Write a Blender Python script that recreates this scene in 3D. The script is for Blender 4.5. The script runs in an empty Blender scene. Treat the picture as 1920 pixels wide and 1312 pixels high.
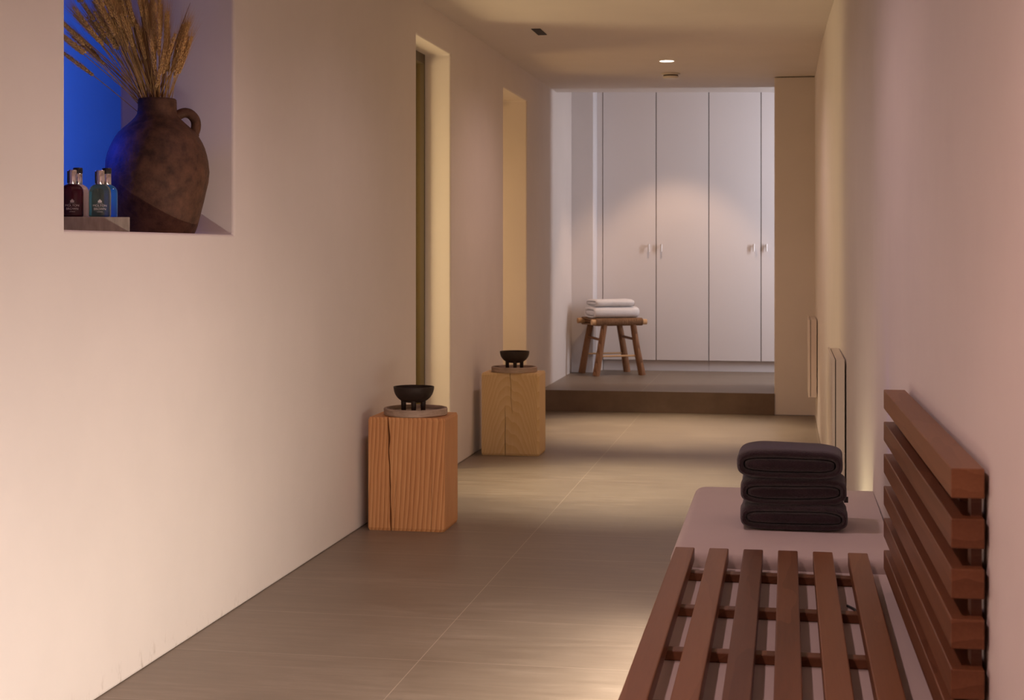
import bpy, bmesh, math, random
from mathutils import Vector, Matrix, noise

PI = math.pi
SC = bpy.context.scene
COL = SC.collection
random.seed(7)

# ------------------------------------------------------------------ camera, world, exposure
H = 1.15                                   # eye height
F_PX, VPX, VPY = 2870.0, 1476.0, 469.0     # focal length, corridor vanishing point (px of 1920x1312)
TH = math.atan((VPX - 960) / F_PX)
cam_d = bpy.data.cameras.new('camera')
cam = bpy.data.objects.new('camera', cam_d); COL.objects.link(cam)
cam.location = (0, 0, H); cam.rotation_euler = (PI / 2, 0, TH)
cam_d.sensor_width = 36; cam_d.lens = F_PX / 1920 * 36
cam_d.shift_y = -(656 - VPY) / 1920
cam_d.clip_start = 0.05; cam_d.clip_end = 60
cam_d.dof.use_dof = True; cam_d.dof.focus_distance = 4.4; cam_d.dof.aperture_fstop = 11
SC.camera = cam
SC.view_settings.view_transform = 'Standard'; SC.view_settings.look = 'None'
SC.view_settings.exposure = 0.0; SC.view_settings.gamma = 1.0
SC.view_settings.use_curve_mapping = False

w = bpy.data.worlds.new('world'); SC.world = w; w.use_nodes = True
w.node_tree.nodes['Background'].inputs[0].default_value = (.25, .32, .55, 1)
w.node_tree.nodes['Background'].inputs[1].default_value = 0.15

def lamp(kind, loc, energy, color, rot=(0, 0, 0), size=.1, size_y=None, spot=None, blend=.5, spread=None, name='lamp_light'):
    d = bpy.data.lights.new(name, kind); d.energy = energy; d.color = color
    if kind == 'AREA':
        d.size = size
        if size_y: d.shape = 'RECTANGLE'; d.size_y = size_y
        if spread: d.spread = spread
    elif kind == 'SPOT':
        d.spot_size = spot; d.spot_blend = blend; d.shadow_soft_size = size
    else: d.shadow_soft_size = size
    o = bpy.data.objects.new(name, d); COL.objects.link(o); o.location = loc; o.rotation_euler = rot
    return o

WARM = (1.0, .70, .42); WARM2 = (1.0, .62, .36); YEL = (1.0, .67, .30)
D = math.radians
# LED strip under the front edge of the masonry bench
lamp('AREA', (-.262, 2.2, .262), 17, (1, .92, .86), (0, D(62), 0), .02, 1.0, name='bench_led')
lamp('AREA', (-.262, 3.80, .25), 15.5, (1, .88, .74), (0, D(76), 0), .02, 1.9, name='bench_led')
lamp('AREA', (-.262, 3.6, .262), 1.9, (1, .90, .74), (0, D(25), 0), .02, .7, name='bench_led')
# downlights of the corridor ceiling, then added wide fill spots without fittings
CEIL = 2.36
lamp('SPOT', (-.757, 9.80, CEIL - .03), 320, (1, .80, .57), (0, 0, 0), .03, spot=D(58), blend=1, name='downlight_and_fill')
lamp('SPOT', (-.757, 7.38, CEIL - .03), 300, (1, .87, .66), (0, 0, 0), .03, spot=D(58), blend=1, name='downlight_and_fill')
lamp('SPOT', (-.757, 8.60, CEIL - .03), 25, (1, .70, .66), (0, 0, 0), .05, spot=D(160), blend=.9, name='downlight_and_fill')  # from here on: unseen wide fills added to brighten walls and bench
lamp('SPOT', (-.757, 5.80, CEIL - .03), 11, (1, .78, .82), (0, 0, 0), .05, spot=D(150), blend=.9, name='downlight_and_fill')
lamp('SPOT', (-.757, 4.00, CEIL - .03), 26, (1, .68, .72), (0, 0, 0), .05, spot=D(150), blend=.9, name='downlight_and_fill')
lamp('SPOT', (-.757, 1.00, CEIL - .03), 104, (1, .62, .58), (0, 0, 0), .05, spot=D(150), blend=.9, name='downlight_and_fill')
# small floor light in the gap behind the bench block
lamp('AREA', (.14, 5.25, .03), 2.5, (1, .86, .52), (0, D(180), 0), .08, .3, name='floor_light')
# sauna rooms behind the two doors
lamp('AREA', (-2.75, 7.4, 1.2), 25, (1, .90, 1), (0, D(-90), 0), 1.7, .5, name='sauna_light')
lamp('AREA', (-2.75, 9.7, 1.2), 12.5, (1, .74, .66), (0, D(-90), 0), 1.7, .5, name='sauna_light')
# raised room at the far end: a warm spot over the cupboards and an unseen cool lamp added at the right
lamp('SPOT', (-.90, 11.85, 2.68), 50, (1, .66, .44), (D(8), 0, 0), .04, spot=D(72), blend=.45, name='spot_light')
lamp('AREA', (1.35, 11.66, 1.7), 28, (.85, .88, 1.0), (0, D(90), 0), 1.6, .16, name='cool_side_light')  # narrow slit in place of window light, keeps the wall's lit edge sharp
# blue lamp of the room behind the wall opening, then two added blue accents
lamp('AREA', (-2.2, 5.7, 1.8), 5.0, (.06, .19, 1.0), (0, D(90), 0), .8, .5, name='blue_light')
lamp('AREA', (-2.9, 4.15, 1.75), 1.3, (.06, .09, 1.0), (0, D(-90), 0), .4, .25, name='blue_light')  # added to tint the reveal of the opening blue
b_ = lamp('SPOT', (-3.0, 4.34, 1.80), 70, (.01, .05, 1.0), size=.02, spot=D(17), blend=.6, name='blue_light')  # added narrow spot, gives the jug its blue rim
b_.rotation_euler = (Vector((-2.0, 4.43, 1.43)) - b_.location).to_track_quat('-Z', 'Y').to_euler()

# ------------------------------------------------------------------ materials
def mat(name, color, rough=.6, metal=0, spec=.5, trans=0, ior=1.45, sheen=0):
    m = bpy.data.materials.new(name); m.use_nodes = True
    b = m.node_tree.nodes['Principled BSDF']
    b.inputs['Base Color'].default_value = (*color, 1); b.inputs['Roughness'].default_value = rough
    b.inputs['Metallic'].default_value = metal; b.inputs['Specular IOR Level'].default_value = spec
    b.inputs['Transmission Weight'].default_value = trans; b.inputs['IOR'].default_value = ior
    b.inputs['Sheen Weight'].default_value = sheen
    return m

class NT:
    def __init__(s, m): s.m = m; s.t = m.node_tree; s.b = s.t.nodes['Principled BSDF']
    def n(s, typ, **kw):
        nd = s.t.nodes.new(typ)
        for k, v in kw.items():
            if k in nd.inputs.keys() if isinstance(k, str) else False: nd.inputs[k].default_value = v
            else: setattr(nd, k, v)
        return nd
    def l(s, a, b): s.t.links.new(a, b)
    def coord(s, scale=(1, 1, 1), loc=(0, 0, 0), rot=(0, 0, 0), out='Object'):
        c = s.n('ShaderNodeTexCoord'); mp = s.n('ShaderNodeMapping')
        mp.inputs['Scale'].default_value = scale; mp.inputs['Location'].default_value = loc; mp.inputs['Rotation'].default_value = rot
        s.l(c.outputs[out], mp.inputs[0]); return mp.outputs[0]
    def noise(s, vec, scale=5, detail=4, rough=.55, dist=0):
        n = s.n('ShaderNodeTexNoise'); n.inputs['Scale'].default_value = scale; n.inputs['Detail'].default_value = detail
        n.inputs['Roughness'].default_value = rough; n.inputs['Distortion'].default_value = dist
        s.l(vec, n.inputs['Vector']); return n.outputs[0]
    def ramp(s, fac, stops):
        r = s.n('ShaderNodeValToRGB'); e = r.color_ramp.elements
        while len(e) < len(stops): e.new(.5)
        for el, (p, c) in zip(e, stops): el.position = p; el.color = (*c, 1) if len(c) == 3 else c
        s.l(fac, r.inputs[0]); return r.outputs[0]
    def math(s, op, a, b=None, clamp=False):
        n = s.n('ShaderNodeMath'); n.operation = op; n.use_clamp = clamp
        for i, v in enumerate((a, b)):
            if v is None: continue
            if isinstance(v, (int, float)): n.inputs[i].default_value = v
            else: s.l(v, n.inputs[i])
        return n.outputs[0]
    def mix(s, fac, a, b, bt='MIX'):
        n = s.n('ShaderNodeMixRGB'); n.blend_type = bt
        for i, v in enumerate((fac, a, b)):
            if isinstance(v, (int, float)): n.inputs[i].default_value = v
            elif isinstance(v, tuple): n.inputs[i].default_value = (*v, 1)
            else: s.l(v, n.inputs[i])
        return n.outputs[0]
    def bump(s, h, strength=.2, dist=.01):
        n = s.n('ShaderNodeBump'); n.inputs['Strength'].default_value = strength; n.inputs['Distance'].default_value = dist
        s.l(h, n.inputs['Height']); s.l(n.outputs[0], s.b.inputs['Normal'])
    def col(s, c): s.l(c, s.b.inputs['Base Color'])

M = {}
def plaster(name, color, marks=False):
    m = mat(name, color, .75, spec=.25); t = NT(m)
    v = t.coord()
    n1 = t.noise(v, 1.3, 5, .6); n2 = t.noise(v, 24, 4, .6)
    c = t.mix(t.ramp(n1, [(.35, (0, 0, 0)), (.7, (1, 1, 1))]), tuple(x * .96 for x in color), tuple(min(1, x * 1.03) for x in color))
    if marks:   # scuffs above the floor
        sp = t.n('ShaderNodeSeparateXYZ'); t.l(v, sp.inputs[0])
        low = t.math('MULTIPLY', t.math('SUBTRACT', 1, t.math('MULTIPLY', sp.outputs[2], 14), True), t.math('SUBTRACT', 1, t.math('ABSOLUTE', t.math('SUBTRACT', sp.outputs[1], 4.1)), True))
        s1 = t.ramp(t.noise(t.coord((30, 30, 12)), 1, 4, .7), [(.56, (0, 0, 0)), (.66, (1, 1, 1))])
        c = t.mix(t.math('MULTIPLY', t.math('MULTIPLY', low, s1), .5), c, (.33, .24, .18))
    t.col(c)
    t.bump(t.math('ADD', t.math('MULTIPLY', n2, .25), t.noise(v, 3.2, 3, .5)), .12, .01)
    return m
M['plaster'] = plaster('plaster', (.77, .69, .64), True)
M['plaster_plain'] = plaster('plaster_plain', (.77, .70, .66))
M['ceiling'] = plaster('ceiling_paint', (.74, .67, .62))
M['alcove'] = plaster('alcove_paint', (.80, .76, .76))

def floor_mat():
    m = mat('floor_tile', (.2, .15, .11), .42, spec=.45); t = NT(m); v = t.coord()
    sp = t.n('ShaderNodeSeparateXYZ'); t.l(v, sp.inputs[0])
    streak = t.noise(t.coord((2.2, 16, 1)), 1.6, 7, .65, .3)
    cloud = t.noise(v, 1.7, 5, .6)
    fine = t.noise(t.coord((18, 90, 1)), 1.5, 4, .6)
    f = t.math('ADD', t.math('ADD', t.math('MULTIPLY', streak, .55), t.math('MULTIPLY', cloud, .3)), t.math('MULTIPLY', fine, .15))
    c = t.ramp(f, [(.34, (.172, .130, .096)), (.52, (.230, .180, .136)), (.68, (.295, .236, .184))])
    # grout: one lengthwise joint line every 1.2 m, cross joints every 0.495 m
    def line(sock, off, per, hw):
        a = t.math('DIVIDE', t.math('SUBTRACT', sock, off), per)
        fr = t.math('ABSOLUTE', t.math('SUBTRACT', t.math('FRACT', t.math('ADD', a, 100.5)), .5))
        return t.math('LESS_THAN', fr, hw / per)
    j = t.math('MAXIMUM', line(sp.outputs[0], -1.016, 1.2, .0013), line(sp.outputs[1], 4.18, .4875, .0013))
    c = t.mix(t.math('MULTIPLY', j, .55), c, (.50, .40, .32))
    t.col(c)
    t.l(t.ramp(f, [(.3, (.36, .36, .36)), (.7, (.5, .5, .5))]), t.b.inputs['Roughness'])
    t.bump(t.math('SUBTRACT', f, t.math('MULTIPLY', j, .6)), .15, .004)
    return m
M['floor'] = floor_mat()

def wood(name, dark, mid, light, ring=60, axis='Z', off=(.35, .5, 0), rough=.5, coat=0, wob=.05, contrast=1, fine=.35, tilt=0):
    """solid wood: growth rings round an axis, seen wherever the block is cut"""
    m = mat(name, mid, rough, spec=.35); t = NT(m)
    rot = {'Z': (tilt, 0, 0), 'Y': (PI / 2, 0, 0), 'X': (0, PI / 2, 0)}[axis]
    v = t.coord(loc=(0, 0, 0), rot=rot)
    vs = t.n('ShaderNodeMapping'); vs.inputs['Scale'].default_value = (1, 1, .18); t.l(v, vs.inputs[0])
    nz = t.n('ShaderNodeTexNoise'); nz.inputs['Scale'].default_value = 5; nz.inputs['Detail'].default_value = 3
    oi = t.n('ShaderNodeObjectInfo')
    va = t.n('ShaderNodeVectorMath'); va.operation = 'ADD'; t.l(vs.outputs[0], va.inputs[0])
    mulr = t.n('ShaderNodeVectorMath'); mulr.operation = 'SCALE'; mulr.inputs[3].default_value = 7.0
    cmb = t.n('ShaderNodeCombineXYZ'); [t.l(oi.outputs['Random'], cmb.inputs[i]) for i in range(3)]
    t.l(cmb.outputs[0], mulr.inputs[0]); t.l(mulr.outputs[0], va.inputs[1])
    t.l(va.outputs[0], nz.inputs['Vector'])
    sub = t.n('ShaderNodeVectorMath'); sub.operation = 'SUBTRACT'; sub.inputs[1].default_value = (.5, .5, .5); t.l(nz.outputs['Color'], sub.inputs[0])
    scl = t.n('ShaderNodeVectorMath'); scl.operation = 'SCALE'; scl.inputs[3].default_value = wob; t.l(sub.outputs[0], scl.inputs[0])
    add = t.n('ShaderNodeVectorMath'); add.operation = 'ADD'; t.l(v, add.inputs[0]); t.l(scl.outputs[0], add.inputs[1])
    sp = t.n('ShaderNodeSeparateXYZ'); t.l(add.outputs[0], sp.inputs[0])
    dx = t.math('SUBTRACT', sp.outputs[0], off[0]); dy = t.math('SUBTRACT', sp.outputs[1], off[1])
    rr = t.math('SQRT', t.math('ADD', t.math('MULTIPLY', dx, dx), t.math('MULTIPLY', dy, dy)))
    wv = t.math('FRACT', t.math('MULTIPLY', rr, ring))
    f1 = t.noise(t.coord((60, 60, 3) if axis == 'Z' else ((60, 3, 60) if axis == 'Y' else (3, 60, 60))), 3, 3, .6)
    f2 = t.noise(vs.outputs[0], 6, 3, .5)
    f = t.math('ADD', t.math('ADD', t.math('MULTIPLY', wv, .5 * contrast), t.math('MULTIPLY', f1, fine)), t.math('MULTIPLY', f2, .35))
    t.col(t.ramp(f, [(.28, light), (.58, mid), (.9, dark)]))
    t.bump(f1, .1, .002)
    return m
M['pine'] = wood('pine_orange', (.34, .115, .035), (.60, .27, .105), (.74, .40, .18), 78, 'Z', (.55, .42, 0), .55, wob=.045, contrast=.8, tilt=.05)
M['oak'] = wood('pale_oak', (.46, .27, .11), (.66, .43, .20), (.76, .54, .29), 120, 'Z', (0, .10, 0), .6, wob=.045, contrast=.5, fine=.25, tilt=.14)
M['teak'] = wood('teak', (0.0936, 0.0324, 0.0130), (0.1440, 0.0518, 0.0216), (0.1944, 0.0756, 0.0346), 34, 'Y', (.3, .5, 0), .42, wob=.10, contrast=.55)
M['teak_light'] = wood('teak_light', (0.145, 0.053, 0.021), (0.198, 0.077, 0.032), (0.245, 0.103, 0.046), 30, 'Y', (.3, .5, 0), .42, wob=.12, contrast=.4)
M['teak_red'] = wood('teak_red', (0.0720, 0.0245, 0.0130), (0.1116, 0.0396, 0.0202), (0.1440, 0.0576, 0.0302), 34, 'Y', (.3, .5, 0), .42, wob=.10, contrast=.45)
M['branch'] = wood('branch_wood', (.16, .07, .03), (.28, .13, .06), (.42, .21, .10), 90, 'Z', (.1, .1, 0), .6, wob=.08)
M['cut_wood'] = mat('cut_wood', (.66, .40, .20), .6)
M['sauna_wood'] = wood('sauna_wood', (.36, .2, .06), (.5, .32, .12), (.6, .42, .18), 12, 'Z', (.4, .5, 0), .6)

def speck(name, color, rough, amt=.3, scale=40, bump=.3, spec=.4, stretch=(1, 1, 1), sheen=0):
    m = mat(name, color, rough, spec=spec, sheen=sheen); t = NT(m); v = t.coord(stretch)
    n1 = t.noise(v, scale, 5, .65); n2 = t.noise(v, scale * .12, 4, .6)
    f = t.math('ADD', t.math('MULTIPLY', n1, .6), t.math('MULTIPLY', n2, .4))
    t.col(t.ramp(f, [(.35, tuple(x * (1 - amt) for x in color)), (.65, tuple(min(1, x * (1 + amt)) for x in color))]))
    t.bump(n1, bump, .004); return m
M['clay'] = speck('brown_clay', (.098, .044, .024), .65, .6, 30, .8, .35)
M['bowl'] = speck('bowl_iron', (.030, .017, .012), .55, .2, 60, .2)
M['stone'] = speck('tray_travertine', (.40, .29, .22), .6, .28, 22, .2, .3, (1, 1, 5))
M['stone2'] = speck('tray_stone', (.36, .30, .24), .6, .25, 14, .2, .3, (4, 4, 1))
M['towel_dark'] = speck('towel_plum', (.040, .023, .028), .95, .35, 260, .9, .1, sheen=.35)
M['towel_white'] = speck('towel_white', (.90, .85, .83), .95, .05, 260, .8, .1, sheen=.2)
M['rope'] = speck('seat_rope', (.30, .17, .095), .85, .35, 120, .6, .2)
M['riser'] = speck('riser_tile', (.17, .115, .08), .55, .15, 9, .1)
M['bench'] = plaster('bench_plaster', (.58, .49, .46))
M['cup'] = mat('cupboard_lacquer', (.80, .74, .72), .45, spec=.4)
M['cup_dark'] = mat('cupboard_core', (.33, .27, .25), .7)
M['enamel'] = mat('radiator_enamel', (.76, .66, .58), .4)
M['dark'] = mat('dark_gap', (.03, .022, .018), .7)
M['steel'] = mat('handle_steel', (.72, .66, .62), .35, metal=.6)
M['chrome'] = mat('chrome_cap', (.82, .76, .76), .16, metal=1)
M['black'] = mat('black_cap', (.02, .015, .015), .35)
M['white_plastic'] = mat('white_plastic', (.74, .68, .62), .5)
M['frame'] = mat('bronze_frame', (.10, .07, .04), .45)
M['blue_wall'] = plaster('back_room_paint', (.62, .68, .80))
M['cable'] = mat('cable_rubber', (.015, .012, .012), .5)
M['lens'] = mat('lamp_lens', (1, .95, .9), .4)
_b = M['lens'].node_tree.nodes['Principled BSDF']; _b.inputs['Emission Color'].default_value = (1, .86, .7, 1); _b.inputs['Emission Strength'].default_value = 6
def liquid(name, c, rough=.06, tr=.85):
    return mat(name, c, rough, spec=.6, trans=tr, ior=1.4)
M['burgundy'] = liquid('burgundy_wash', (.055, .003, .012), .08, .25)
M['lotion'] = mat('pink_lotion', (.60, .47, .44), .3)
M['green'] = liquid('pale_green_wash', (.66, .72, .44), .02, .95)
M['blue'] = liquid('blue_wash', (.03, .30, .72), .06, .7)
M['print'] = mat('label_print', (.62, .55, .52), .5)
M['wheat'] = speck('wheat_straw', (.48, .29, .11), .7, .3, 30, .1, .3)
M['ear'] = speck('wheat_ear', (.64, .40, .16), .7, .35, 90, .3, .3)
M['awn'] = mat('wheat_awn', (.60, .34, .13), .7)
M['leaf'] = mat('dry_leaf', (.25, .125, .05), .75)
def glass_mat():
    m = bpy.data.materials.new('olive_glass'); m.use_nodes = True; nt = m.node_tree; nt.nodes.clear()
    o = nt.nodes.new('ShaderNodeOutputMaterial'); mx = nt.nodes.new('ShaderNodeMixShader')
    tr = nt.nodes.new('ShaderNodeBsdfTransparent'); gl = nt.nodes.new('ShaderNodeBsdfGlossy'); fr = nt.nodes.new('ShaderNodeFresnel')
    tr.inputs[0].default_value = (.93, .86, .60, 1); gl.inputs['Roughness'].default_value = .08; fr.inputs[0].default_value = 1.2
    nt.links.new(fr.outputs[0], mx.inputs[0]); nt.links.new(tr.outputs[0], mx.inputs[1]); nt.links.new(gl.outputs[0], mx.inputs[2]); nt.links.new(mx.outputs[0], o.inputs[0])
    return m
M['glass'] = glass_mat()

# ------------------------------------------------------------------ mesh helpers (world coordinates; the object's origin is moved to its thing's base)
def BM(): return bmesh.new()
def box(bm, x0, x1, y0, y1, z0, z1, mtx=None):
    vs = [bm.verts.new((x, y, z)) for x in (x0, x1) for y in (y0, y1) for z in (z0, z1)]
    for q in ((0, 1, 3, 2), (4, 6, 7, 5), (0, 4, 5, 1), (2, 3, 7, 6), (0, 2, 6, 4), (1, 5, 7, 3)):
        bm.faces.new([vs[i] for i in q])
    if mtx: bmesh.ops.transform(bm, matrix=mtx, verts=vs)
    return vs
def loft(bm, rings, close=True, caps=True):
    rs = [[bm.verts.new(p) for p in r] for r in rings]
    n = len(rs[0])
    for a, b in zip(rs, rs[1:]):
        for i in range(n if close else n - 1):
            bm.faces.new((a[i], a[(i + 1) % n], b[(i + 1) % n], b[i]))
    if caps:
        bm.faces.new(rs[0][::-1]); bm.faces.new(rs[-1])
    return rs
def lathe(bm, prof, c=(0, 0, 0), n=40, sx=1, sy=1, rot=0, cap0=True, cap1=True, pw=2):
    rings = []
    for r, z in prof:
        ring = []
        for i in range(n):
            a = 2 * PI * i / n; ca, sa = math.cos(a), math.sin(a)
            x = math.copysign(abs(ca) ** (2 / pw), ca) * r * sx; y = math.copysign(abs(sa) ** (2 / pw), sa) * r * sy
            ring.append((c[0] + x * math.cos(rot) - y * math.sin(rot), c[1] + x * math.sin(rot) + y * math.cos(rot), c[2] + z))
        rings.append(ring)
    rs = loft(bm, rings, True, False)
    if cap0: bm.faces.new(rs[0][::-1])
    if cap1: bm.faces.new(rs[-1])
def tube(bm, pts, rad, n=10, caps=True):
    pts = [Vector(p) for p in pts]
    if not isinstance(rad, (list, tuple)): rad = [rad] * len(pts)
    rings = []; up = None
    for i, p in enumerate(pts):
        d = (pts[min(i + 1, len(pts) - 1)] - pts[max(i - 1, 0)]).normalized()
        if up is None:
            up = Vector((0, 0, 1)) if abs(d.z) < .9 else Vector((1, 0, 0))
        s = d.cross(up).normalized(); up = s.cross(d).normalized()
        rings.append([tuple(p + (s * math.cos(2 * PI * k / n) + up * math.sin(2 * PI * k / n)) * rad[i]) for k in range(n)])
    loft(bm, rings, True, caps)
def spline(pts, n=8):
    P = [Vector(p) for p in pts]; P = [P[0] * 2 - P[1]] + P + [P[-1] * 2 - P[-2]]; out = []
    for i in range(1, len(P) - 2):
        for k in range(n):
            t = k / n; a, b, c, d = P[i - 1:i + 3]
            out.append(.5 * ((2 * b) + (c - a) * t + (2 * a - 5 * b + 4 * c - d) * t * t + (3 * b - a - 3 * c + d) * t ** 3))
    out.append(P[-2]); return out
def bev(o, width, seg=2, ang=35):
    m = o.modifiers.new('bevel', 'BEVEL'); m.width = width; m.segments = seg; m.limit_method = 'ANGLE'; m.angle_limit = math.radians(ang)
    return o
def link(name, bm, m, org=(0, 0, 0), parent=None, smooth=False, loc=None, angle=40):
    bmesh.ops.recalc_face_normals(bm, faces=bm.faces[:])
    bmesh.ops.translate(bm, verts=bm.verts[:], vec=-Vector(org))
    me = bpy.data.meshes.new(name); bm.to_mesh(me); bm.free()
    o = bpy.data.objects.new(name, me); COL.objects.link(o)
    me.materials.append(M[m] if isinstance(m, str) else m)
    if smooth:
        for p in me.polygons: p.use_smooth = True
        try: me.set_sharp_from_angle(angle=math.radians(angle))
        except Exception: pass
    if parent: o.parent = parent
    else: o.location = org
    return o
def struct(name, bm, m, label=None, bv=0, parent=None):
    o = link(name, bm, m, parent=parent)
    if not parent: o['kind'] = 'structure'
    if label: o['label'] = label
    if bv: bev(o, bv, 3)
    return o
def tag(o, label, cat, group=None):
    o['label'] = label; o['category'] = cat
    if group: o['group'] = group
    return o
def thing(name, loc, label, cat, group=None, rz=0):
    o = bpy.data.objects.new(name, None); COL.objects.link(o); o.empty_display_size = .05
    o.location = loc; o.rotation_euler = (0, 0, rz)
    return tag(o, label, cat, group)

# ------------------------------------------------------------------ setting
XL, XB = -1.74, -2.13                       # corridor face and back face of the thick left wall
# left wall: cells in Y x Z, leaving out the opening and the two door recesses
def wall_left():
    bm = BM()
    ys = [-1.4, 3.495, 4.66, 7.10, 7.865, 9.37, 10.255, 11.6, 12.45]
    zs = [0, 1.2, 2.165, 2.18, 2.36, 2.75]
    def hole(i, j):
        ym, zm = (ys[i] + ys[i + 1]) / 2, (zs[j] + zs[j + 1]) / 2
        if 3.495 < ym < 4.66 and 1.2 < zm < 2.3: return True
        if 7.1 < ym < 7.865 and zm < 2.18: return True
        if 9.37 < ym < 10.255 and zm < 2.165: return True
        return False
    V = {}
    def v(x, i, j):
        k = (x, i, j)
        if k not in V: V[k] = bm.verts.new((x, ys[i], zs[j]))
        return V[k]
    I, J = len(ys) - 1, len(zs) - 1
    for i in range(I):
        for j in range(J):
            if hole(i, j): continue
            for x in (XL, XB): bm.faces.new((v(x, i, j), v(x, i + 1, j), v(x, i + 1, j + 1), v(x, i, j + 1)))
            for di, dj, a, b in ((-1, 0, (i, j), (i, j + 1)), (1, 0, (i + 1, j), (i + 1, j + 1)), (0, -1, (i, j), (i + 1, j)), (0, 1, (i, j + 1), (i + 1, j + 1))):
                ni, nj = i + di, j + dj
                if ni < 0 or nj < 0 or ni >= I or nj >= J or hole(ni, nj):
                    bm.faces.new((v(XL, *a), v(XL, *b), v(XB, *b), v(XB, *a)))
    return struct('wall_left', bm, 'plaster', bv=.009)
wall_left()

# right wall: slightly bowed plaster, a nib at the end of the masonry bench
RW = [(-1.4, .33), (1.0, .315), (2.27, .293), (3.0, .283), (3.62, .276), (4.2, .268), (4.90, .263), (4.915, .272), (6.28, .234), (7.2, .2295), (8.2, .209), (9.27, .196), (10.86, .189)]
def rwx(y):
    for (a, xa), (b, xb) in zip(RW, RW[1:]):
        if a <= y <= b: return xa + (xb - xa) * (y - a) / (b - a)
bm = BM()
loft(bm, [[(x, y, 0), (x, y, 2.36), (x + .25, y, 2.36), (x + .25, y, 0)] for y, x in RW])
struct('wall_right', bm, 'plaster_plain', bv=.004)

bm = BM(); box(bm, -1.95, .55, -1.4, 10.84, -.1, 0); struct('floor', bm, 'floor')
bm = BM(); box(bm, -1.74, -.088, 10.84, 11.55, -.1, .15); box(bm, -1.74, 1.5, 11.55, 13.7, -.1, .15)
bmesh.ops.remove_doubles(bm, verts=bm.verts[:], dist=.0001)
st = struct('step', bm, 'floor', 'raised tiled floor of the far room with its brown step riser')
bm = BM(); box(bm, -1.74, -.088, 10.832, 10.8395, .001, .1495); struct('trim_2', bm, 'riser', 'brown tiled riser of the step')
bm = BM(); loft(bm, [[(-2.13, -1.4, z), (.6, -1.4, z), (.6, 12.026, z), (-2.13, 11.536, z)] for z in (2.36, 2.5)]); struct('ceiling', bm, 'ceiling')
bm = BM(); box(bm, -2.13, 1.6, 10.84, 13.7, 2.76, 2.85); struct('ceiling', bm, 'ceiling', 'higher ceiling of the raised far room')
bm = BM(); box(bm, -.088, 1.6, 10.84, 11.52, 0, 2.355); struct('wall_far', bm, 'plaster_plain', bv=.006)
bm = BM(); box(bm, -2.13, 1.6, 10.84, 10.9, 2.5, 2.85); struct('wall_above_opening', bm, 'plaster_plain')
bm = BM(); box(bm, -2.13, -1.562, 12.45, 13.7, .0, 2.85); struct('wall_far_left', bm, 'alcove', bv=.006)
bm = BM(); box(bm, -1.562, 1.6, 13.7, 13.8, 0, 2.85); struct('wall_back', bm, 'alcove')
bm = BM(); box(bm, 1.5, 1.6, 11.52, 13.7, 0, 2.85); struct('wall_far_right', bm, 'alcove')
bm = BM(); box(bm, -2.13, .6, -1.5, -1.4, 0, 2.5); struct('wall_behind', bm, 'plaster_plain')
# lit left wall stretch of the far room is the same left wall; room behind the opening (blue light)
bm = BM()
box(bm, -3.15, -3.05, 1.5, 7.0, .9, 3.0); box(bm, -3.05, XB, 6.9, 7.0, .9, 3.0); box(bm, -3.05, XB, 1.5, 1.6, .9, 3.0)
box(bm, -3.15, XB, 1.6, 6.9, .85, .9); box(bm, -3.15, XB, 1.6, 6.9, 3.0, 3.05); box(bm, XB - .03, XB - .001, 1.6, 6.9, 2.75, 3.0)
struct('wall_blue_room', bm, 'blue_wall')
# sauna rooms behind the two glass doors
def sauna(y0, y1):
    bm = BM()
    box(bm, -3.1, -3.0, y0 - .1, y1 + .1, 0, 2.4); box(bm, -3.0, XB, y1, y1 + .1, 0, 2.4); box(bm, -3.0, XB, y0 - .1, y0, 0, 2.4)
    box(bm, -3.1, XB, y0 - .1, y1 + .1, 2.4, 2.45); box(bm, -3.1, -1.95, y0 - .1, y1 + .1, -.05, 0)
    return bm
struct('wall_sauna', sauna(7.02, 8.25), 'sauna_wood'); struct('wall_steam_room', sauna(9.1, 10.6), 'sauna_wood')
def glass_door(name, y0, y1, z1, x=-1.88):
    r = thing(name, (x, (y0 + y1) / 2, 0), '', ''); del r['label']; del r['category']; r['kind'] = 'structure'
    org = r.location
    fr = BM(); box(fr, x - .04, x, y1 - .022, y1 - .001, 0, z1); box(fr, x - .04, x, y0 + .001, y0 + .022, 0, z1); box(fr, x - .04, x, y0 + .022, y1 - .022, z1 - .05, z1 - .001)
    link('door_frame', fr, 'frame', org, r)
    g = BM(); box(g, x - .03, x - .022, y0 + .022, y1 - .022, .01, z1 - .05); link('glass_pane', g, 'glass', org, r)
    h = BM(); tube(h, [(x + .04, y0 + .09, .9), (x + .04, y0 + .09, 1.25)], .01); tube(h, [(x + .04, y0 + .09, .95), (x - .022, y0 + .09, .95)], .006); tube(h, [(x + .04, y0 + .09, 1.2), (x - .022, y0 + .09, 1.2)], .006)
    link('door_handle', h, 'steel', org, r, True)
glass_door('door_1', 7.10, 7.865, 2.18); glass_door('door_2', 9.37, 10.255, 2.165, -1.97)

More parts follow.
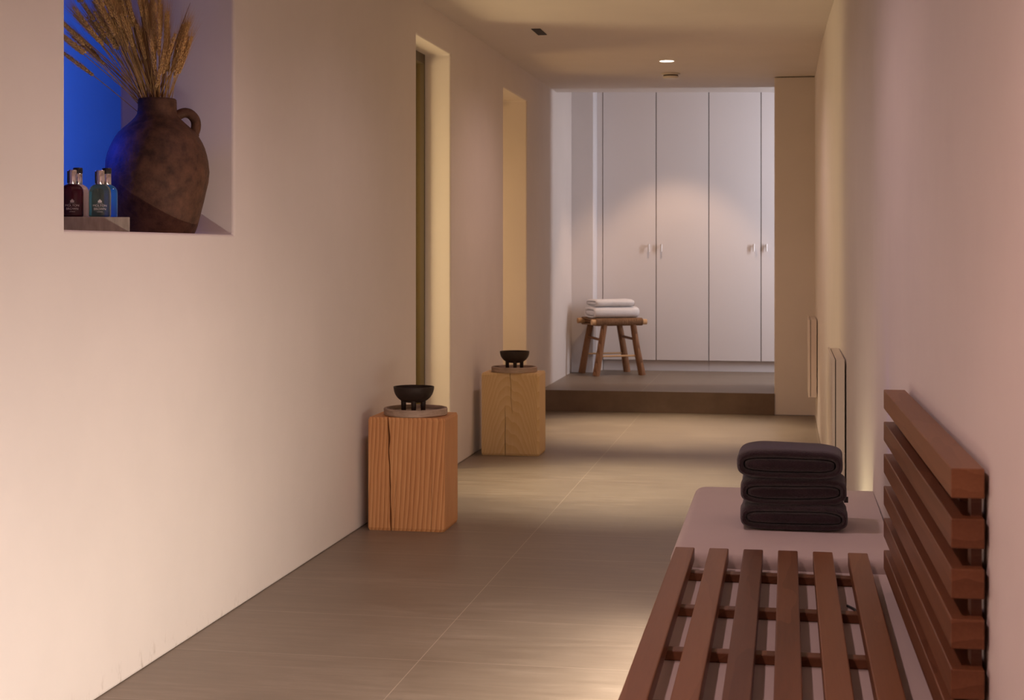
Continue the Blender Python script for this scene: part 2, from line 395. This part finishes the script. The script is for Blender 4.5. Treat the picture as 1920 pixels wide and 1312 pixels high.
# ------------------------------------------------------------------ masonry bench
def rounded_slab(bm, x0, x1, y0, y1, z0, z1, r, e=.018):
    """left corners rounded in plan, top edge eased"""
    def outline(ins):
        p = []
        for cx, cy, a0 in ((x0 + r, y1 - r, 90), (x0 + r, y0 + r, 180)):
            for k in range(9):
                a = math.radians(a0 + 90 * k / 8); p.append((cx + (r - ins) * math.cos(a), cy + (r - ins) * math.sin(a)))
        p += [(x1, y0 + ins), (x1, y1 - ins)]
        return p
    rings = [[(x, y, z0) for x, y in outline(0)], [(x, y, z1 - e) for x, y in outline(0)]]
    for k in range(1, 6):
        a = PI / 2 * k / 5
        rings.append([(x, y, z1 - e + e * math.sin(a)) for x, y in outline(e * (1 - math.cos(a)))])
    loft(bm, rings)
org = (-.02, 3.6, 0)
mb = thing('plaster_bench', org, 'built-in white plaster bench block along the right wall, carrying the dark towels', 'bench')
bm = BM(); rounded_slab(bm, -.288, .262, 3.80, 4.915, .27, .40, .05, .025); link('raised_block', bm, 'bench', org, mb, True, angle=60)
bm = BM(); box(bm, -.245, .262, 1.6, 3.80, .30, .368); o = link('ledge', bm, 'bench', org, mb); bev(o, .008)
bm = BM(); box(bm, -.04, .262, 1.6, 4.90, 0, .27); box(bm, -.04, .262, 1.6, 3.80, .27, .30); link('base', bm, 'bench', org, mb)

# slatted seat panel
org = (-.04, 2.8, .368)
sp_ = thing('slatted_bench', org, 'slatted teak bench with six long seat boards and a six-rail backrest against the right wall', 'bench')
for k in range(6):
    x0 = -.271 + .083 * k
    bm = BM(); box(bm, x0, x0 + .047, 1.75, 3.783, .388, .42)
    o = link('slat', bm, ['teak_light', 'teak_light', 'teak_red', 'teak', 'teak_light', 'teak_light'][k], org, sp_); bev(o, .0025)
for k in range(6):
    y = 3.655 - .357 * k
    bm = BM(); box(bm, -.258, .20, y - .017, y + .017, .3685, .3875)
    o = link('crossbar', bm, 'teak', org, sp_); bev(o, .002)

# slatted backrest: six rails on two battens, leaning along the slightly skewed wall
A, B = Vector((.2185, 3.62, 0)), Vector((.237, 2.33, 0))
br = sp_
for k in range(6):
    zt = .8295 - .0738 * k
    bm = BM(); d = .048
    loft(bm, [[(p.x, p.y, zt - .044), (p.x + d, p.y, zt - .044), (p.x + d, p.y, zt), (p.x, p.y, zt)] for p in (A, B)])
    o = link('rail', bm, 'teak' if k else 'teak_light', org, br); bev(o, .002)
for f in (.14, .5, .86, .965):
    p = A.lerp(B, f); x = p.x + .040
    bm = BM(); box(bm, x - .008, x + .0075, p.y - .02, p.y + .02, .402, .827)
    link('batten', bm, 'teak_red', org, br)
bm = BM(); tube(bm, spline([(.130, 3.43, .3715), (.145, 3.39, .3715), (.146, 3.33, .3715), (.158, 3.27, .3715), (.150, 3.245, .3715)], 6), .003, 8)
o = link('cable', bm, 'cable', (.145, 3.35, .3685), smooth=True); tag(o, 'short black cable lying on the white ledge under the slatted seat', 'cable')

# ------------------------------------------------------------------ towels
def towel_mesh(w, d, h, seed, fold_dx=0, px=.42, pz=.62):
    """outer wrap (a flattened loop) with the folded tongue inside; open end towards -Y"""
    bm = BM(); n = 56
    def stadium(hw, hh):
        P = []; r = hh * .98
        for k in range(n):
            a = 2 * PI * k / n
            ca, sa = math.cos(a), math.sin(a)
            x = math.copysign(abs(ca) ** px, ca); z = math.copysign(abs(sa) ** pz, sa)
            P.append((x * hw, z * hh))
        return P
    t = h * .25
    ys = [(0, .010), (.004, .004), (.012, 0)] + [(.012 + (d - .024) * k / 8, 0) for k in range(1, 9)] + [(d - .004, .005), (d, .012)]
    rings_o = [[(x + fold_dx * 0, -d / 2 + y, z) for x, z in stadium(w / 2 - i, h / 2 - i)] for y, i in ys]
    rings_i = [[(x, -d / 2 + y, z - h * .035) for x, z in stadium(w / 2 - t * .9 + i, h / 2 - t + i)] for y, i in ys]
    ro = loft(bm, rings_o, True, False); ri = loft(bm, [r for r in rings_i], True, False)
    for a, b in ((ro[0], ri[0]), (ro[-1], ri[-1])):
        for i in range(n): bm.faces.new((a[i], a[(i + 1) % n], b[(i + 1) % n], b[i]))
    # tongue: two leaves joined at the left
    for zc, hh in ((-h * .035, h * .215),):
        rr = [[(x + fold_dx, -d / 2 + y + .001, z + zc) for x, z in stadium(w / 2 - t * 1.05 - i, hh - i * .5)] for y, i in ys[:-1]]
        loft(bm, rr)
    for v in bm.verts:
        p = v.co.copy()
        s = noise.noise_vector(Vector((p.x * 7 + seed, p.y * 7, p.z * 5)))
        u = noise.noise_vector(Vector((p.x * 22 + seed * 3, p.y * 22, p.z * 22)))
        v.co.x += s.x * .006 + u.x * .0015; v.co.y += s.y * .005; v.co.z += (s.z * .004 + u.z * .0012) * (1 if p.z > -h * .4 else .2)
    return bm
zc = .4
for k, (w_, d_, h_, dx, dy, lab) in enumerate((
        (.282, .215, .068, .008, .002, 'dark plum folded towel at the bottom of the stack on the white bench block'),
        (.283, .215, .072, .010, .004, 'dark plum folded towel in the middle of the stack, small tag at its right end'),
        (.276, .200, .076, .000, .000, 'dark plum folded towel on top of the stack on the white bench block'))):
    c = Vector((.016 + dx - .008, 4.145 + d_ / 2 - .0 + dy, zc + h_ / 2 + .0015))
    t = thing('folded_towel', (c.x, c.y, zc), lab, 'towel', 'dark towels on the bench')
    bm = towel_mesh(w_, d_, h_, k * 5 + 1); bmesh.ops.translate(bm, verts=bm.verts[:], vec=c)
    link('cloth', bm, 'towel_dark', (c.x, c.y, zc), t, True, angle=70)
    if k == 1:
        bm = BM(); x = c.x + w_ / 2 + .001
        box(bm, x - .012, x - .001, c.y - d_ / 2 + .012, c.y - d_ / 2 + .0135, zc + .012, zc + .028)
        link('care_tag', bm, 'black', (c.x, c.y, zc), t)
    zc += h_ - .001

# ------------------------------------------------------------------ wooden blocks with bowls
def block(cx0, cx1, y0, y1, h, cracks, m, label):
    """solid square timber; drying cracks are real grooves in the front face"""
    org = ((cx0 + cx1) / 2, (y0 + y1) / 2, 0)
    bm = BM(); rings = []; N = 40
    for k in range(N + 1):
        z = h * k / N; e = .004 * (1 if k in (0, N) else 0)
        pts = [(cx0 + e, y1 - e), (cx0 + e, y0 + e)]
        for (fx, z0, z1, dxt, wd, dep, sd) in cracks:
            u = (z / h - z0) / (z1 - z0)
            a = 0 if u <= 0 or u >= 1 else min(1, 5 * u if z0 > 0 else 1, 5 * (1 - u) if z1 < 1 else 1)
            if a > 0: a *= .55 + .9 * abs(noise.noise(Vector((0, z * 9, sd))))
            xc = cx0 + (cx1 - cx0) * fx + dxt * u + .0035 * noise.noise(Vector((sd, z * 14, 0)))
            ww = wd * a
            pts += [(xc - ww / 2 - .0003, y0 + e), (xc - ww / 4, y0 + e + dep * a + .00005), (xc + ww / 4, y0 + e + dep * a + .00005), (xc + ww / 2 + .0003, y0 + e)]
        pts += [(cx1 - .012 - e, y0 + e), (cx1 - e, y0 + .010 + e), (cx1 - e, y1 - e)]
        rings.append([(x, y, z) for x, y in pts])
    loft(bm, rings)
    o = link('wooden_block', bm, m, org); return tag(o, label, 'block', None)
block(-1.695, -1.375, 6.09, 6.345, .464, [(.30, -.01, 1.01, -.012, .009, .035, 3.1), (.335, -.01, .5, .01, .0015, .01, 5.0), (.83, -.01, .62, .004, .0018, .01, 9.0)], 'pine', 'orange pine block with a long dark crack, nearer one along the left wall')
block(-1.690, -1.362, 8.435, 8.655, .462, [(.41, -.01, .62, .0, .0035, .03, 2.0), (.53, .5, 1.01, -.012, .0032, .02, 7.0)], 'oak', 'pale timber block with cracked front, farther one along the left wall')

def tray_round(cx, cy, z, r, h, label):
    bm = BM(); lathe(bm, [(r - .004, 0), (r, .004), (r, h - .003), (r - .003, h), (r - .011, h), (r - .014, h - .004), (r - .016, h * .45), (.02, h * .42)], (cx, cy, z), 64)
    o = link('round_tray', bm, 'stone', (cx, cy, z), smooth=True); tag(o, label, 'tray')
def bowl(cx, cy, z, r, label):
    org = (cx, cy, z); t = thing('footed_bowl', org, label, 'bowl')
    leg = r * .42; hb = r * .80; bm = BM()
    out = [(r * .12, 0)] + [(r * (.30 + .70 * math.sin(a)) if a else r * .30, hb * (1 - math.cos(a)) ** .95) for a in [PI / 2 * k / 12 for k in range(1, 13)]]
    out = [(r * .10, 0)] + [(r * min(1, math.sin(PI / 2 * k / 12) ** .72), hb * (1 - math.cos(PI / 2 * k / 12))) for k in range(2, 13)]
    inn = [(max(.004, a - r * .06), b + r * .06 if i < len(out) - 3 else b) for i, (a, b) in enumerate(out)][::-1]
    inn[0] = (r * .95, hb)
    lathe(bm, [(a, b + leg) for a, b in out] + [(a, b + leg) for a, b in inn], org, 56)
    link('bowl_body', bm, 'bowl', org, t, True)
    for k, a in enumerate((200, 285, 335)):
        a = math.radians((195, 283, 350)[k]); x, y = cx + .50 * r * math.cos(a), cy + .5 * r * math.sin(a)
        bm = BM(); lathe(bm, [(r * .10, 0), (r * .115, .002), (r * .135, leg + .28 * r)], (x, y, z), 20)
        link('leg', bm, 'bowl', org, t, True)
tray_round(-1.527, 6.22, .464, .133, .030, 'round stone tray on the orange pine block')
bowl(-1.535, 6.22, .464 + .0135, .0850, 'dark three-legged bowl on the tray of the orange block')
tray_round(-1.523, 8.545, .462, .130, .030, 'round stone tray on the pale timber block')
bowl(-1.521, 8.545, .462 + .0135, .0840, 'dark three-legged bowl on the tray of the pale block')

# ------------------------------------------------------------------ radiators
def radiator(y0, y1, z0, z1, x0, x1, label):
    org = (x1, (y0 + y1) / 2, z0); t = thing('panel_radiator', org, label, 'radiator')
    bm = BM(); box(bm, x0 + .015, x1, y0 + .002, y1, z0, z1 - .002); link('body', bm, 'enamel', org, t).modifiers; 
    bm = BM(); box(bm, x0, x0 + .0115, y0, y1, z0 - .002, z1); o = link('front_panel', bm, 'enamel', org, t); bev(o, .002)
    bm = BM(); box(bm, x0 + .0115, x0 + .015, y0 + .008, y1 - .006, z0 + .004, z1 - .006); link('seam', bm, 'dark', org, t)
    for yy in (y0 + .12, y1 - .12):
        bm = BM(); box(bm, x1, rwx(yy) + .002, yy - .02, yy + .02, z0 + .06, z0 + .12); link('bracket', bm, 'enamel', org, t)
radiator(6.28, 7.05, .20, .712, .178, .227, 'white flat panel radiator on the right wall just beyond the bench')
radiator(10.02, 10.62, .206, .703, .135, .186, 'white flat panel radiator on the right wall near the step')

# ------------------------------------------------------------------ cupboards
YC = 12.70
dx = [-1.515, -1.070, -0.636, -0.211, 0.219]
def door_leaf(x0, x1, hx, t, org):
    bm = BM(); box(bm, x0 + .0035, x1 - .0035, YC, YC + .02, .240, 2.70)
    o = link('cupboard_door', bm, 'cup', org, t); bev(o, .0015)
    bm = BM()
    tube(bm, [(hx, YC + .0005, 1.186), (hx, YC - .026, 1.186)], .007, 10)
    tube(bm, [(hx, YC - .024, 1.200), (hx, YC - .026, 1.14)], .008, 10)
    link('door_handle', bm, 'steel', org, o, True)
for a, lab in ((0, 'white two-door cupboard on the left behind the stool'), (2, 'white two-door cupboard on the right, partly hidden by the wall')):
    org = ((dx[a] + dx[a + 2]) / 2, YC + .2, .15)
    t = thing('built_in_cupboard', org, lab, 'cupboard')
    bm = BM(); box(bm, dx[a] + .001, dx[a + 2] - .001, YC + .0215, YC + .42, .237, 2.72); link('cabinet_body', bm, 'cup_dark', org, t)
    bm = BM(); box(bm, dx[a] + .001, dx[a + 2] - .001, YC + .04, YC + .40, .15, .236); link('plinth', bm, 'cup', org, t)
    door_leaf(dx[a], dx[a + 1], dx[a + 1] - .058, t, org); door_leaf(dx[a + 1], dx[a + 2], dx[a + 1] + .045, t, org)

bm = BM(); box(bm, -1.561, dx[0] - .002, YC + .004, YC + .03, .15, 2.74); struct('trim_1', bm, 'cup')
# ------------------------------------------------------------------ rustic stool and white towels
SO = Vector((-1.395, 12.315, .15)); SR = D(27)
st = thing('rustic_stool', SO, 'rustic wooden stool with woven cord seat in the raised far room', 'stool', rz=SR)
top = .428; RL, RW_ = .234, .165
for s in (-1, 1):
    bm = BM(); tube(bm, [(-RL, s * RW_, top), (0, s * RW_, top + .003), (RL, s * RW_, top - .001)], [.022, .0225, .022], 14)
    link('seat_rail', bm, 'cut_wood', (0, 0, 0), st, True)
for s in (-1, 1):
    bm = BM(); tube(bm, [(s * .165, -RW_ - .01, top - .002), (s * .165, RW_ + .01, top - .002)], .013, 12)
    link('end_rail', bm, 'branch', (0, 0, 0), st, True)
bm = BM()
for k in range(34):
    x = -.192 + .384 * k / 33; j = random.uniform(-.0015, .0015); r = .0255
    P = [(x + j, RW_ + r * math.sin(a), top - r * math.cos(a)) for a in [PI * i / 6 for i in range(7)]]
    P += [(x + j, 0, top + r - .006 + random.uniform(-.002, .002))]
    P += [(x + j, -RW_ - r * math.sin(a), top + r * math.cos(a)) for a in [PI * i / 6 for i in range(7)]] + [(x + j, 0, top - r + .004)]
    tube(bm, P + [P[0]], .0062, 6, False)
for k in range(13):
    y = -.125 + .25 * k / 12
    tube(bm, [(-.18, y, top + .012), (-.09, y, top + .024), (0, y, top + .02), (.09, y, top + .024), (.18, y, top + .012)], .006, 6)
link('woven_seat', bm, 'rope', (0, 0, 0), st, True, angle=80)
FX = {-1: .178, 1: .178}
legs = {}
for sx in (-1, 1):
    for sy in (-1, 1):
        a = Vector((sx * .12, sy * .160, top - .004)); b = Vector((sx * .197, sy * .168, 0))
        m1 = a.lerp(b, .5) + Vector((sx * random.uniform(-.006, .006), 0, 0)); legs[sx, sy] = (a, b)
        bm = BM(); tube(bm, spline([a, m1, b], 6), [.0245 + .005 * i / 12 for i in range(13)], 12)
        bmesh.ops.bisect_plane(bm, geom=bm.verts[:] + bm.edges[:] + bm.faces[:], plane_co=(0, 0, .0005), plane_no=(0, 0, -1), clear_outer=True)
        link('leg', bm, 'branch', (0, 0, 0), st, True)
for s in (-1, 1):
    p, q = legs[s, -1][0].lerp(legs[s, -1][1], .33), legs[s, 1][0].lerp(legs[s, 1][1], .30)
    bm = BM(); tube(bm, [p, q], [.010, .011], 10); link('stretcher', bm, 'branch', (0, 0, 0), st, True)
    p, q = legs[-1, s][0].lerp(legs[-1, s][1], .63), legs[1, s][0].lerp(legs[1, s][1], .63)
    bm = BM(); tube(bm, [p, q], [.0075, .008], 10); link('stretcher', bm, 'cut_wood', (0, 0, 0), st, True)
zc = .15 + top + .026
for k, (w_, d_, h_, dx_, lab) in enumerate(((.27, .385, .092, .0, 'white folded towel on the stool, lower of the two'), (.25, .325, .060, -.012, 'white folded towel on the stool, upper of the two'))):
    loc = (SO.x + dx_, SO.y, zc)
    t = thing('folded_towel', loc, lab, 'towel', 'white towels on the stool', rz=SR - PI / 2)
    bm = towel_mesh(w_, d_, h_, 20 + k * 4, 0, .5, .8); bmesh.ops.translate(bm, verts=bm.verts[:], vec=(0, 0, h_ / 2 + .001))
    link('cloth', bm, 'towel_white', (0, 0, 0), t, True, angle=70)
    zc += h_ - .001

# ------------------------------------------------------------------ ceiling fittings
org = (-.757, 9.80, CEIL)
t = thing('ceiling_downlight', org, 'round lit recessed downlight in the corridor ceiling before the far opening', 'downlight')
bm = BM(); lathe(bm, [(.050, -.0005), (.052, -.003), (.047, -.004), (.045, -.001)], org, 40, cap0=False, cap1=False); link('trim_ring', bm, 'white_plastic', org, t, True)
bm = BM(); lathe(bm, [(.045, -.0005), (.045, -.002)], org, 40); link('lamp_lens', bm, 'lens', org, t)
org = (-.786, 10.52, CEIL)
t = thing('smoke_detector', org, 'small round white smoke detector on the ceiling behind the downlight', 'smoke detector')
bm = BM(); lathe(bm, [(.062, -.0005), (.064, -.006), (.060, -.010)], org, 40); link('base_plate', bm, 'white_plastic', org, t, True)
bm = BM(); lathe(bm, [(.050, -.0102), (.050, -.018)], org, 40); link('sensor_gap', bm, 'dark', org, t)
bm = BM(); lathe(bm, [(.054, -.0182), (.056, -.024), (.048, -.034)], org, 40); link('cover', bm, 'white_plastic', org, t, True)
org = (-1.352, 8.37, CEIL)
t = thing('recessed_spot', org, 'small dark square recessed fitting in the ceiling by the left wall', 'spotlight')
bm = BM(); s = .025
for x0, x1, y0, y1 in ((-s, s, -.12, -.112), (-s, s, .112, .12), (-s, -s + .004, -.112, .112), (s - .004, s, -.112, .112)):
    box(bm, org[0] + x0, org[0] + x1, org[1] + y0, org[1] + y1, CEIL - .003, CEIL - .0005)
link('trim_frame', bm, 'dark', org, t)
bm = BM(); box(bm, org[0] - s + .004, org[0] + s - .004, org[1] - .112, org[1] + .112, CEIL - .002, CEIL - .0005); link('dark_insert', bm, 'dark', org, t)

# ------------------------------------------------------------------ opening in the left wall: jug, wheat, tray, bottles
PC = Vector((-1.918, 4.468, 1.2)); S = 1 / 607.0
prof_px = [(437, 68), (430, 71), (422, 74), (405, 78.5), (390, 82), (375, 86), (360, 89.5), (340, 94), (320, 96), (300, 94.5), (287, 91.5), (275, 87.5), (265, 83), (255, 77.5), (247, 72), (240, 65), (233, 56.5), (226, 48.5), (219, 41.5), (212, 37), (200, 35.5), (190, 35.5), (185, 35), (183, 33)]
prof = [(hw * S, (437 - y) * S) for y, hw in prof_px]
jug = thing('clay_jug', PC, 'big brown clay jug with one handle standing in the wall opening', 'jug')
bm = BM(); inner = [(30 * S, prof[-1][1]), (28 * S, prof[-1][1] - .01), (28 * S, prof[-1][1] - .07), (50 * S, prof[-1][1] - .12)]
lathe(bm, prof + inner, PC, 72)
for v in bm.verts:
    d = noise.noise(v.co * 14) * .0022; rv = Vector((v.co.x - PC.x, v.co.y - PC.y, 0))
    if rv.length > .001: v.co += rv.normalized() * d
link('jug_body', bm, 'clay', PC, jug, True)
cr = Vector((math.cos(TH), math.sin(TH), 0))       # the handle sits on the side that turns towards the far end
view = Vector((PC.x, PC.y, 0)).normalized(); side = Vector((view.y, -view.x, 0))
def hp(x, y): return tuple(PC + side * ((x - 294.5) * S) + Vector((0, 0, (437 - y) * S)))
bm = BM(); tube(bm, spline([hp(318, 226), hp(330, 215), hp(343, 208.5), hp(355, 211), hp(364, 222), hp(365, 237), hp(359, 252), hp(350, 262)], 6), [.018] * 4 + [.0155] * 30 + [.018] * 9, 14)
link('handle', bm, 'clay', PC, jug, True)

RIM = PC + Vector((0, 0, prof[-1][1]))
def stalk(tip, depth, curve, ear_len, awn, kind=0, group='wheat stalks in the jug'):
    """tip = (px x, px y) of the ear's end seen against the jug's plane"""
    a = random.uniform(0, 2 * PI); rr = random.uniform(0, .034)
    base = RIM + Vector((rr * math.cos(a), rr * math.sin(a), -.05)); 
    end = RIM + side * ((tip[0] - 294.5) * S) + Vector((0, 0, (183 - tip[1]) * S)) + view * depth
    # keep clear of the jambs and the plane of the wall
    end.y = min(end.y, 4.625); end.x = max(min(end.x, -1.80), -2.4)
    base += side * max(-.018, min(.018, (tip[0] - 294) * .0002))
    rim = base.lerp(end, .12); rim.z = max(rim.z, RIM.z - .012)
    mid = base.lerp(end, .5) + Vector((0, 0, curve)) 
    t = thing('dried_wheat_stalk', base, 'dried golden wheat stalk with a bristly ear, in the bunch in the clay jug', 'wheat stalk', group)
    pts = spline([base, mid, end], 8); L = sum((pts[i + 1] - pts[i]).length for i in range(len(pts) - 1))
    # split stem / ear by arc length
    acc = 0; stem = [pts[0]]; ear = []
    for i in range(len(pts) - 1):
        seg = (pts[i + 1] - pts[i]).length; acc += seg
        (stem if acc < L - ear_len else ear).append(pts[i + 1])
    if len(ear) < 2: ear = [pts[-2], pts[-1]]
    ear = [stem[-1]] + ear
    bm = BM(); tube(bm, stem, .0013, 5); link('stem', bm, 'wheat', base, t, True)
    es = spline(ear, 6); bm = BM()
    n = 15; ea = BM(); tw = random.uniform(0, PI)
    for q in range(n):
        f = q / (n - 1); p = es[int(f * (len(es) - 1))]
        d = (es[min(len(es) - 1, int(f * (len(es) - 1)) + 1)] - es[max(0, int(f * (len(es) - 1)) - 1)]).normalized()
        u = d.cross(Vector((.3, .5, .1))).normalized(); v2 = d.cross(u)
        sz = .0064 * (math.sin(PI * (.18 + .72 * f)) ** .6)
        for s in range(4):
            an = tw + PI / 2 * s + (PI / 4 if q % 2 else 0); o_ = u * math.cos(an) + v2 * math.sin(an)
            c = p + o_ * sz * .62; ax = (d * 1.0 + o_ * .45).normalized(); pr = ax.cross(o_).normalized(); nn = pr.cross(ax)
            l, w2 = .0074, .0030
            vs = [bm.verts.new(c - ax * l), bm.verts.new(c + ax * l)] + [bm.verts.new(c + x_) for x_ in (pr * w2, nn * w2, -pr * w2, -nn * w2)]
            for i in range(4):
                bm.faces.new((vs[0], vs[2 + i], vs[2 + (i + 1) % 4])); bm.faces.new((vs[1], vs[2 + (i + 1) % 4], vs[2 + i]))
            if awn:
                al = awn * random.uniform(.55, 1.1); e = c + (d + o_ * random.uniform(.10, .24)).normalized() * al
                w3 = pr * .00038; w4 = nn * .00038
                va = [ea.verts.new(c + w3), ea.verts.new(c - w3 * .5 + w4), ea.verts.new(c - w3 * .5 - w4), ea.verts.new(e)]
                for i, j in ((0, 1), (1, 2), (2, 0)): ea.faces.new((va[i], va[j], va[3]))
    er = link('ear', bm, 'ear', base, t)
    if awn: link('awns', ea, 'awn', base, er)
    else: ea.free()
# fan of stalks: ear tips in three sweeps, left ones long and leaning
tips = []
for k in range(30):      # left sweep
    f = k / 29
    tips.append((random.uniform(104, 130) + 150 * f ** 1.2, 62 - 86 * min(1, f * 1.3) + random.uniform(-16, 34), random.uniform(-.05, .09)))
for k in range(12):
    tips.append((random.uniform(180, 275), random.uniform(15, 60), random.uniform(-.05, .08)))
for k in range(12):      # long ears crossing the top left
    tips.append((random.uniform(108, 215), random.uniform(-55, 10), random.uniform(-.06, .05)))
for k in range(12):      # upright middle
    tips.append((random.uniform(262, 305), random.uniform(-25, 70), random.uniform(-.06, .06)))
for k in range(12):      # right sweep
    tips.append((random.uniform(306, 364), random.uniform(14, 72), random.uniform(-.05, .05)))
for (x, y, dpt) in ((282, 78, -.075), (297, 42, -.08), (306, 98, -.07), (326, 68, -.07), (352, 44, -.05), (290, 12, -.07), (345, 72, -.05)):
    tips.append((x, y, dpt))
for i, (x, y, dpt) in enumerate(tips):
    stalk((x, y), dpt, random.uniform(.0, .018) if x < 250 else random.uniform(-.004, .01), random.uniform(.085, .115), random.uniform(.06, .10))
for k, (x, y, dpt, wd) in enumerate(((238, -20, .0, .009), (262, 10, -.02, .008), (215, 5, .03, .008), (268, 45, -.01, .007), (250, 20, .02, .009), (316, 22, .0, .008), (310, 60, -.01, .007), (130, 62, .02, .003), (355, 0, .0, .003), (322, 130, -.02, .0025), (136, 55, -.03, .003))):
    base = RIM + Vector((random.uniform(-.015, .015), random.uniform(-.015, .015), -.04))
    end = RIM + side * ((x - 294.5) * S) + Vector((0, 0, (183 - y) * S)) + view * dpt; end.y = min(end.y, 4.63)
    mid = base.lerp(end, .5) + Vector((0, 0, .012))
    pts = spline([base, mid, end], 8); bm = BM(); prev = None
    for i, p in enumerate(pts):
        f = i / (len(pts) - 1); ww = wd * math.sin(PI * min(1, .12 + .88 * f)) ** .7 * .5 + .0004
        d = (end - base).normalized(); s_ = d.cross(view).normalized(); q = s_.cross(d)
        ring = [bm.verts.new(p + s_ * ww), bm.verts.new(p + q * .0012), bm.verts.new(p - s_ * ww), bm.verts.new(p - q * .0004)]
        if prev:
            for a_ in range(4): bm.faces.new((prev[a_], prev[(a_ + 1) % 4], ring[(a_ + 1) % 4], ring[a_]))
        else: bm.faces.new(ring)
        prev = ring
    bm.faces.new(prev[::-1])
    o = link('dry_leaf_blade', bm, 'leaf', base, smooth=True); tag(o, 'long narrow dried leaf blade among the wheat stalks in the clay jug', 'dry leaf', 'dry leaf blades in the jug')

bm = BM(); box(bm, -.24, 0, 0, .17, 0, .0395, Matrix.Translation((-1.745, 3.88, 1.2)) @ Matrix.Rotation(0.423, 4, 'Z'))
o = link('stone_tray', bm, 'stone2', (-1.83, 3.93, 1.2)); bev(o, .002); tag(o, 'rectangular stone tray with small bottles at the left of the wall opening', 'tray')

def bottle(x, y, liquid_m, label, hb=.088, hc=.038, black_top=False, text=True, R=.0295, ang=None):
    z = 1.2397; org = (x, y, z)
    t = thing('toiletry_bottle', org, label, 'bottle', 'small bottles on the stone tray')
    a = math.atan2(-y, -x) if ang is None else ang          # the front looks down the corridor
    rot = a + PI / 2
    pr = [(R * .90, 0), (R * .98, .002), (R, .006), (R, hb * .74), (R * .97, hb * .83), (R * .86, hb * .91), (R * .68, hb * .965), (R * .48, hb)]
    bm = BM(); lathe(bm, pr, org, 48, 1, .74, rot, pw=2.6); link('bottle_body', bm, liquid_m, org, t, True)
    c = BM(); lathe(c, [(R * .40, hb + .0002), (R * .42, hb + .0012), (R * .42, hb + hc - .001), (R * .40, hb + hc)], org, 32); link('cap', c, 'chrome', org, t, True)
    if black_top:
        c = BM(); lathe(c, [(R * .42, hb + hc + .0003), (R * .44, hb + hc + .002), (R * .44, hb + hc + .014), (R * .41, hb + hc + .016)], org, 32); link('cap_top', c, 'black', org, t, True)
    else:
        c = BM()      # dark stripe moulded on the cap's left
        for q in range(1):
            an = a - D(62); lathe(c, [(R * .12, hb + .003), (R * .12, hb + hc - .003)], (x + R * .36 * math.cos(an), y + R * .36 * math.sin(an), z), 12)
        link('cap_stripe', c, 'black', org, t, True)
    if text:
        fx, fy = math.cos(a), math.sin(a)
        def word(s, zz, size, nm='lettering'):
            cu = bpy.data.curves.new(nm, 'FONT'); cu.body = s; cu.size = size; cu.align_x = 'CENTER'; cu.extrude = .0001
            ob = bpy.data.objects.new(nm, cu); COL.objects.link(ob)
            dg = bpy.context.evaluated_depsgraph_get(); me = bpy.data.meshes.new_from_object(ob.evaluated_get(dg))
            bpy.data.objects.remove(ob)
            mt = Matrix.Rotation(rot, 4, 'Z') @ Matrix.Rotation(PI / 2, 4, 'X'); me.transform(mt)
            for v in me.vertices:      # wrap the words round the bottle
                u = v.co.x * math.cos(rot) + v.co.y * math.sin(rot)
                w_ = R * .74 * (1 - min(.98, abs(u / R)) ** 2.6) ** (1 / 2.6) + .0004
                k = v.co.x * fx + v.co.y * fy
                v.co.x += fx * (w_ + k * 0); v.co.y += fy * (w_ + k * 0); v.co.z += zz
            o = bpy.data.objects.new(nm, me); COL.objects.link(o); me.materials.clear(); me.materials.append(M['print']); o.parent = t
        word('MOLTON', .0275, .0085); word('BROWN', .0185, .0085); word('LONDON', .0125, .0034)
        bm = BM(); base = Vector((fx, fy, 0)) * (R * .74 + .0006); ux = Vector((math.cos(rot), math.sin(rot), 0))
        def pt(u, v_): return tuple(Vector(org) + base + ux * u + Vector((0, 0, v_)))
        cx_, cz = 0, .0425       # crown-like emblem
        sh = [(-.0045, -.004), (.0045, -.004), (.0058, .0008), (.003, .0006), (.0032, .0038), (.0012, .0028), (0, .0062), (-.0012, .0028), (-.0032, .0038), (-.003, .0006), (-.0058, .0008)]
        f = [bm.verts.new(pt(a_, cz + b_)) for a_, b_ in sh]; bm.faces.new(f)
        f = [bm.verts.new(pt(a_, b_)) for a_, b_ in ((-.0075, .0362), (.0075, .0362), (.0075, .0368), (-.0075, .0368))]; bm.faces.new(f)
        link('emblem', bm, 'print', org, t)
bottle(-1.895, 3.847, 'burgundy', 'burgundy bottle with silver cap and pale lettering at the tray\'s left end')
bottle(-1.830, 3.878, 'green', 'clear pale green bottle with silver cap and pale lettering')
bottle(-1.913, 3.917, 'lotion', 'pinkish white bottle with black-topped cap behind the burgundy one', hb=.090, hc=.030, black_top=True, text=False)
bottle(-1.844, 3.950, 'blue', 'blue bottle with black-topped cap behind the clear green one', hb=.090, hc=.030, black_top=True, text=False)
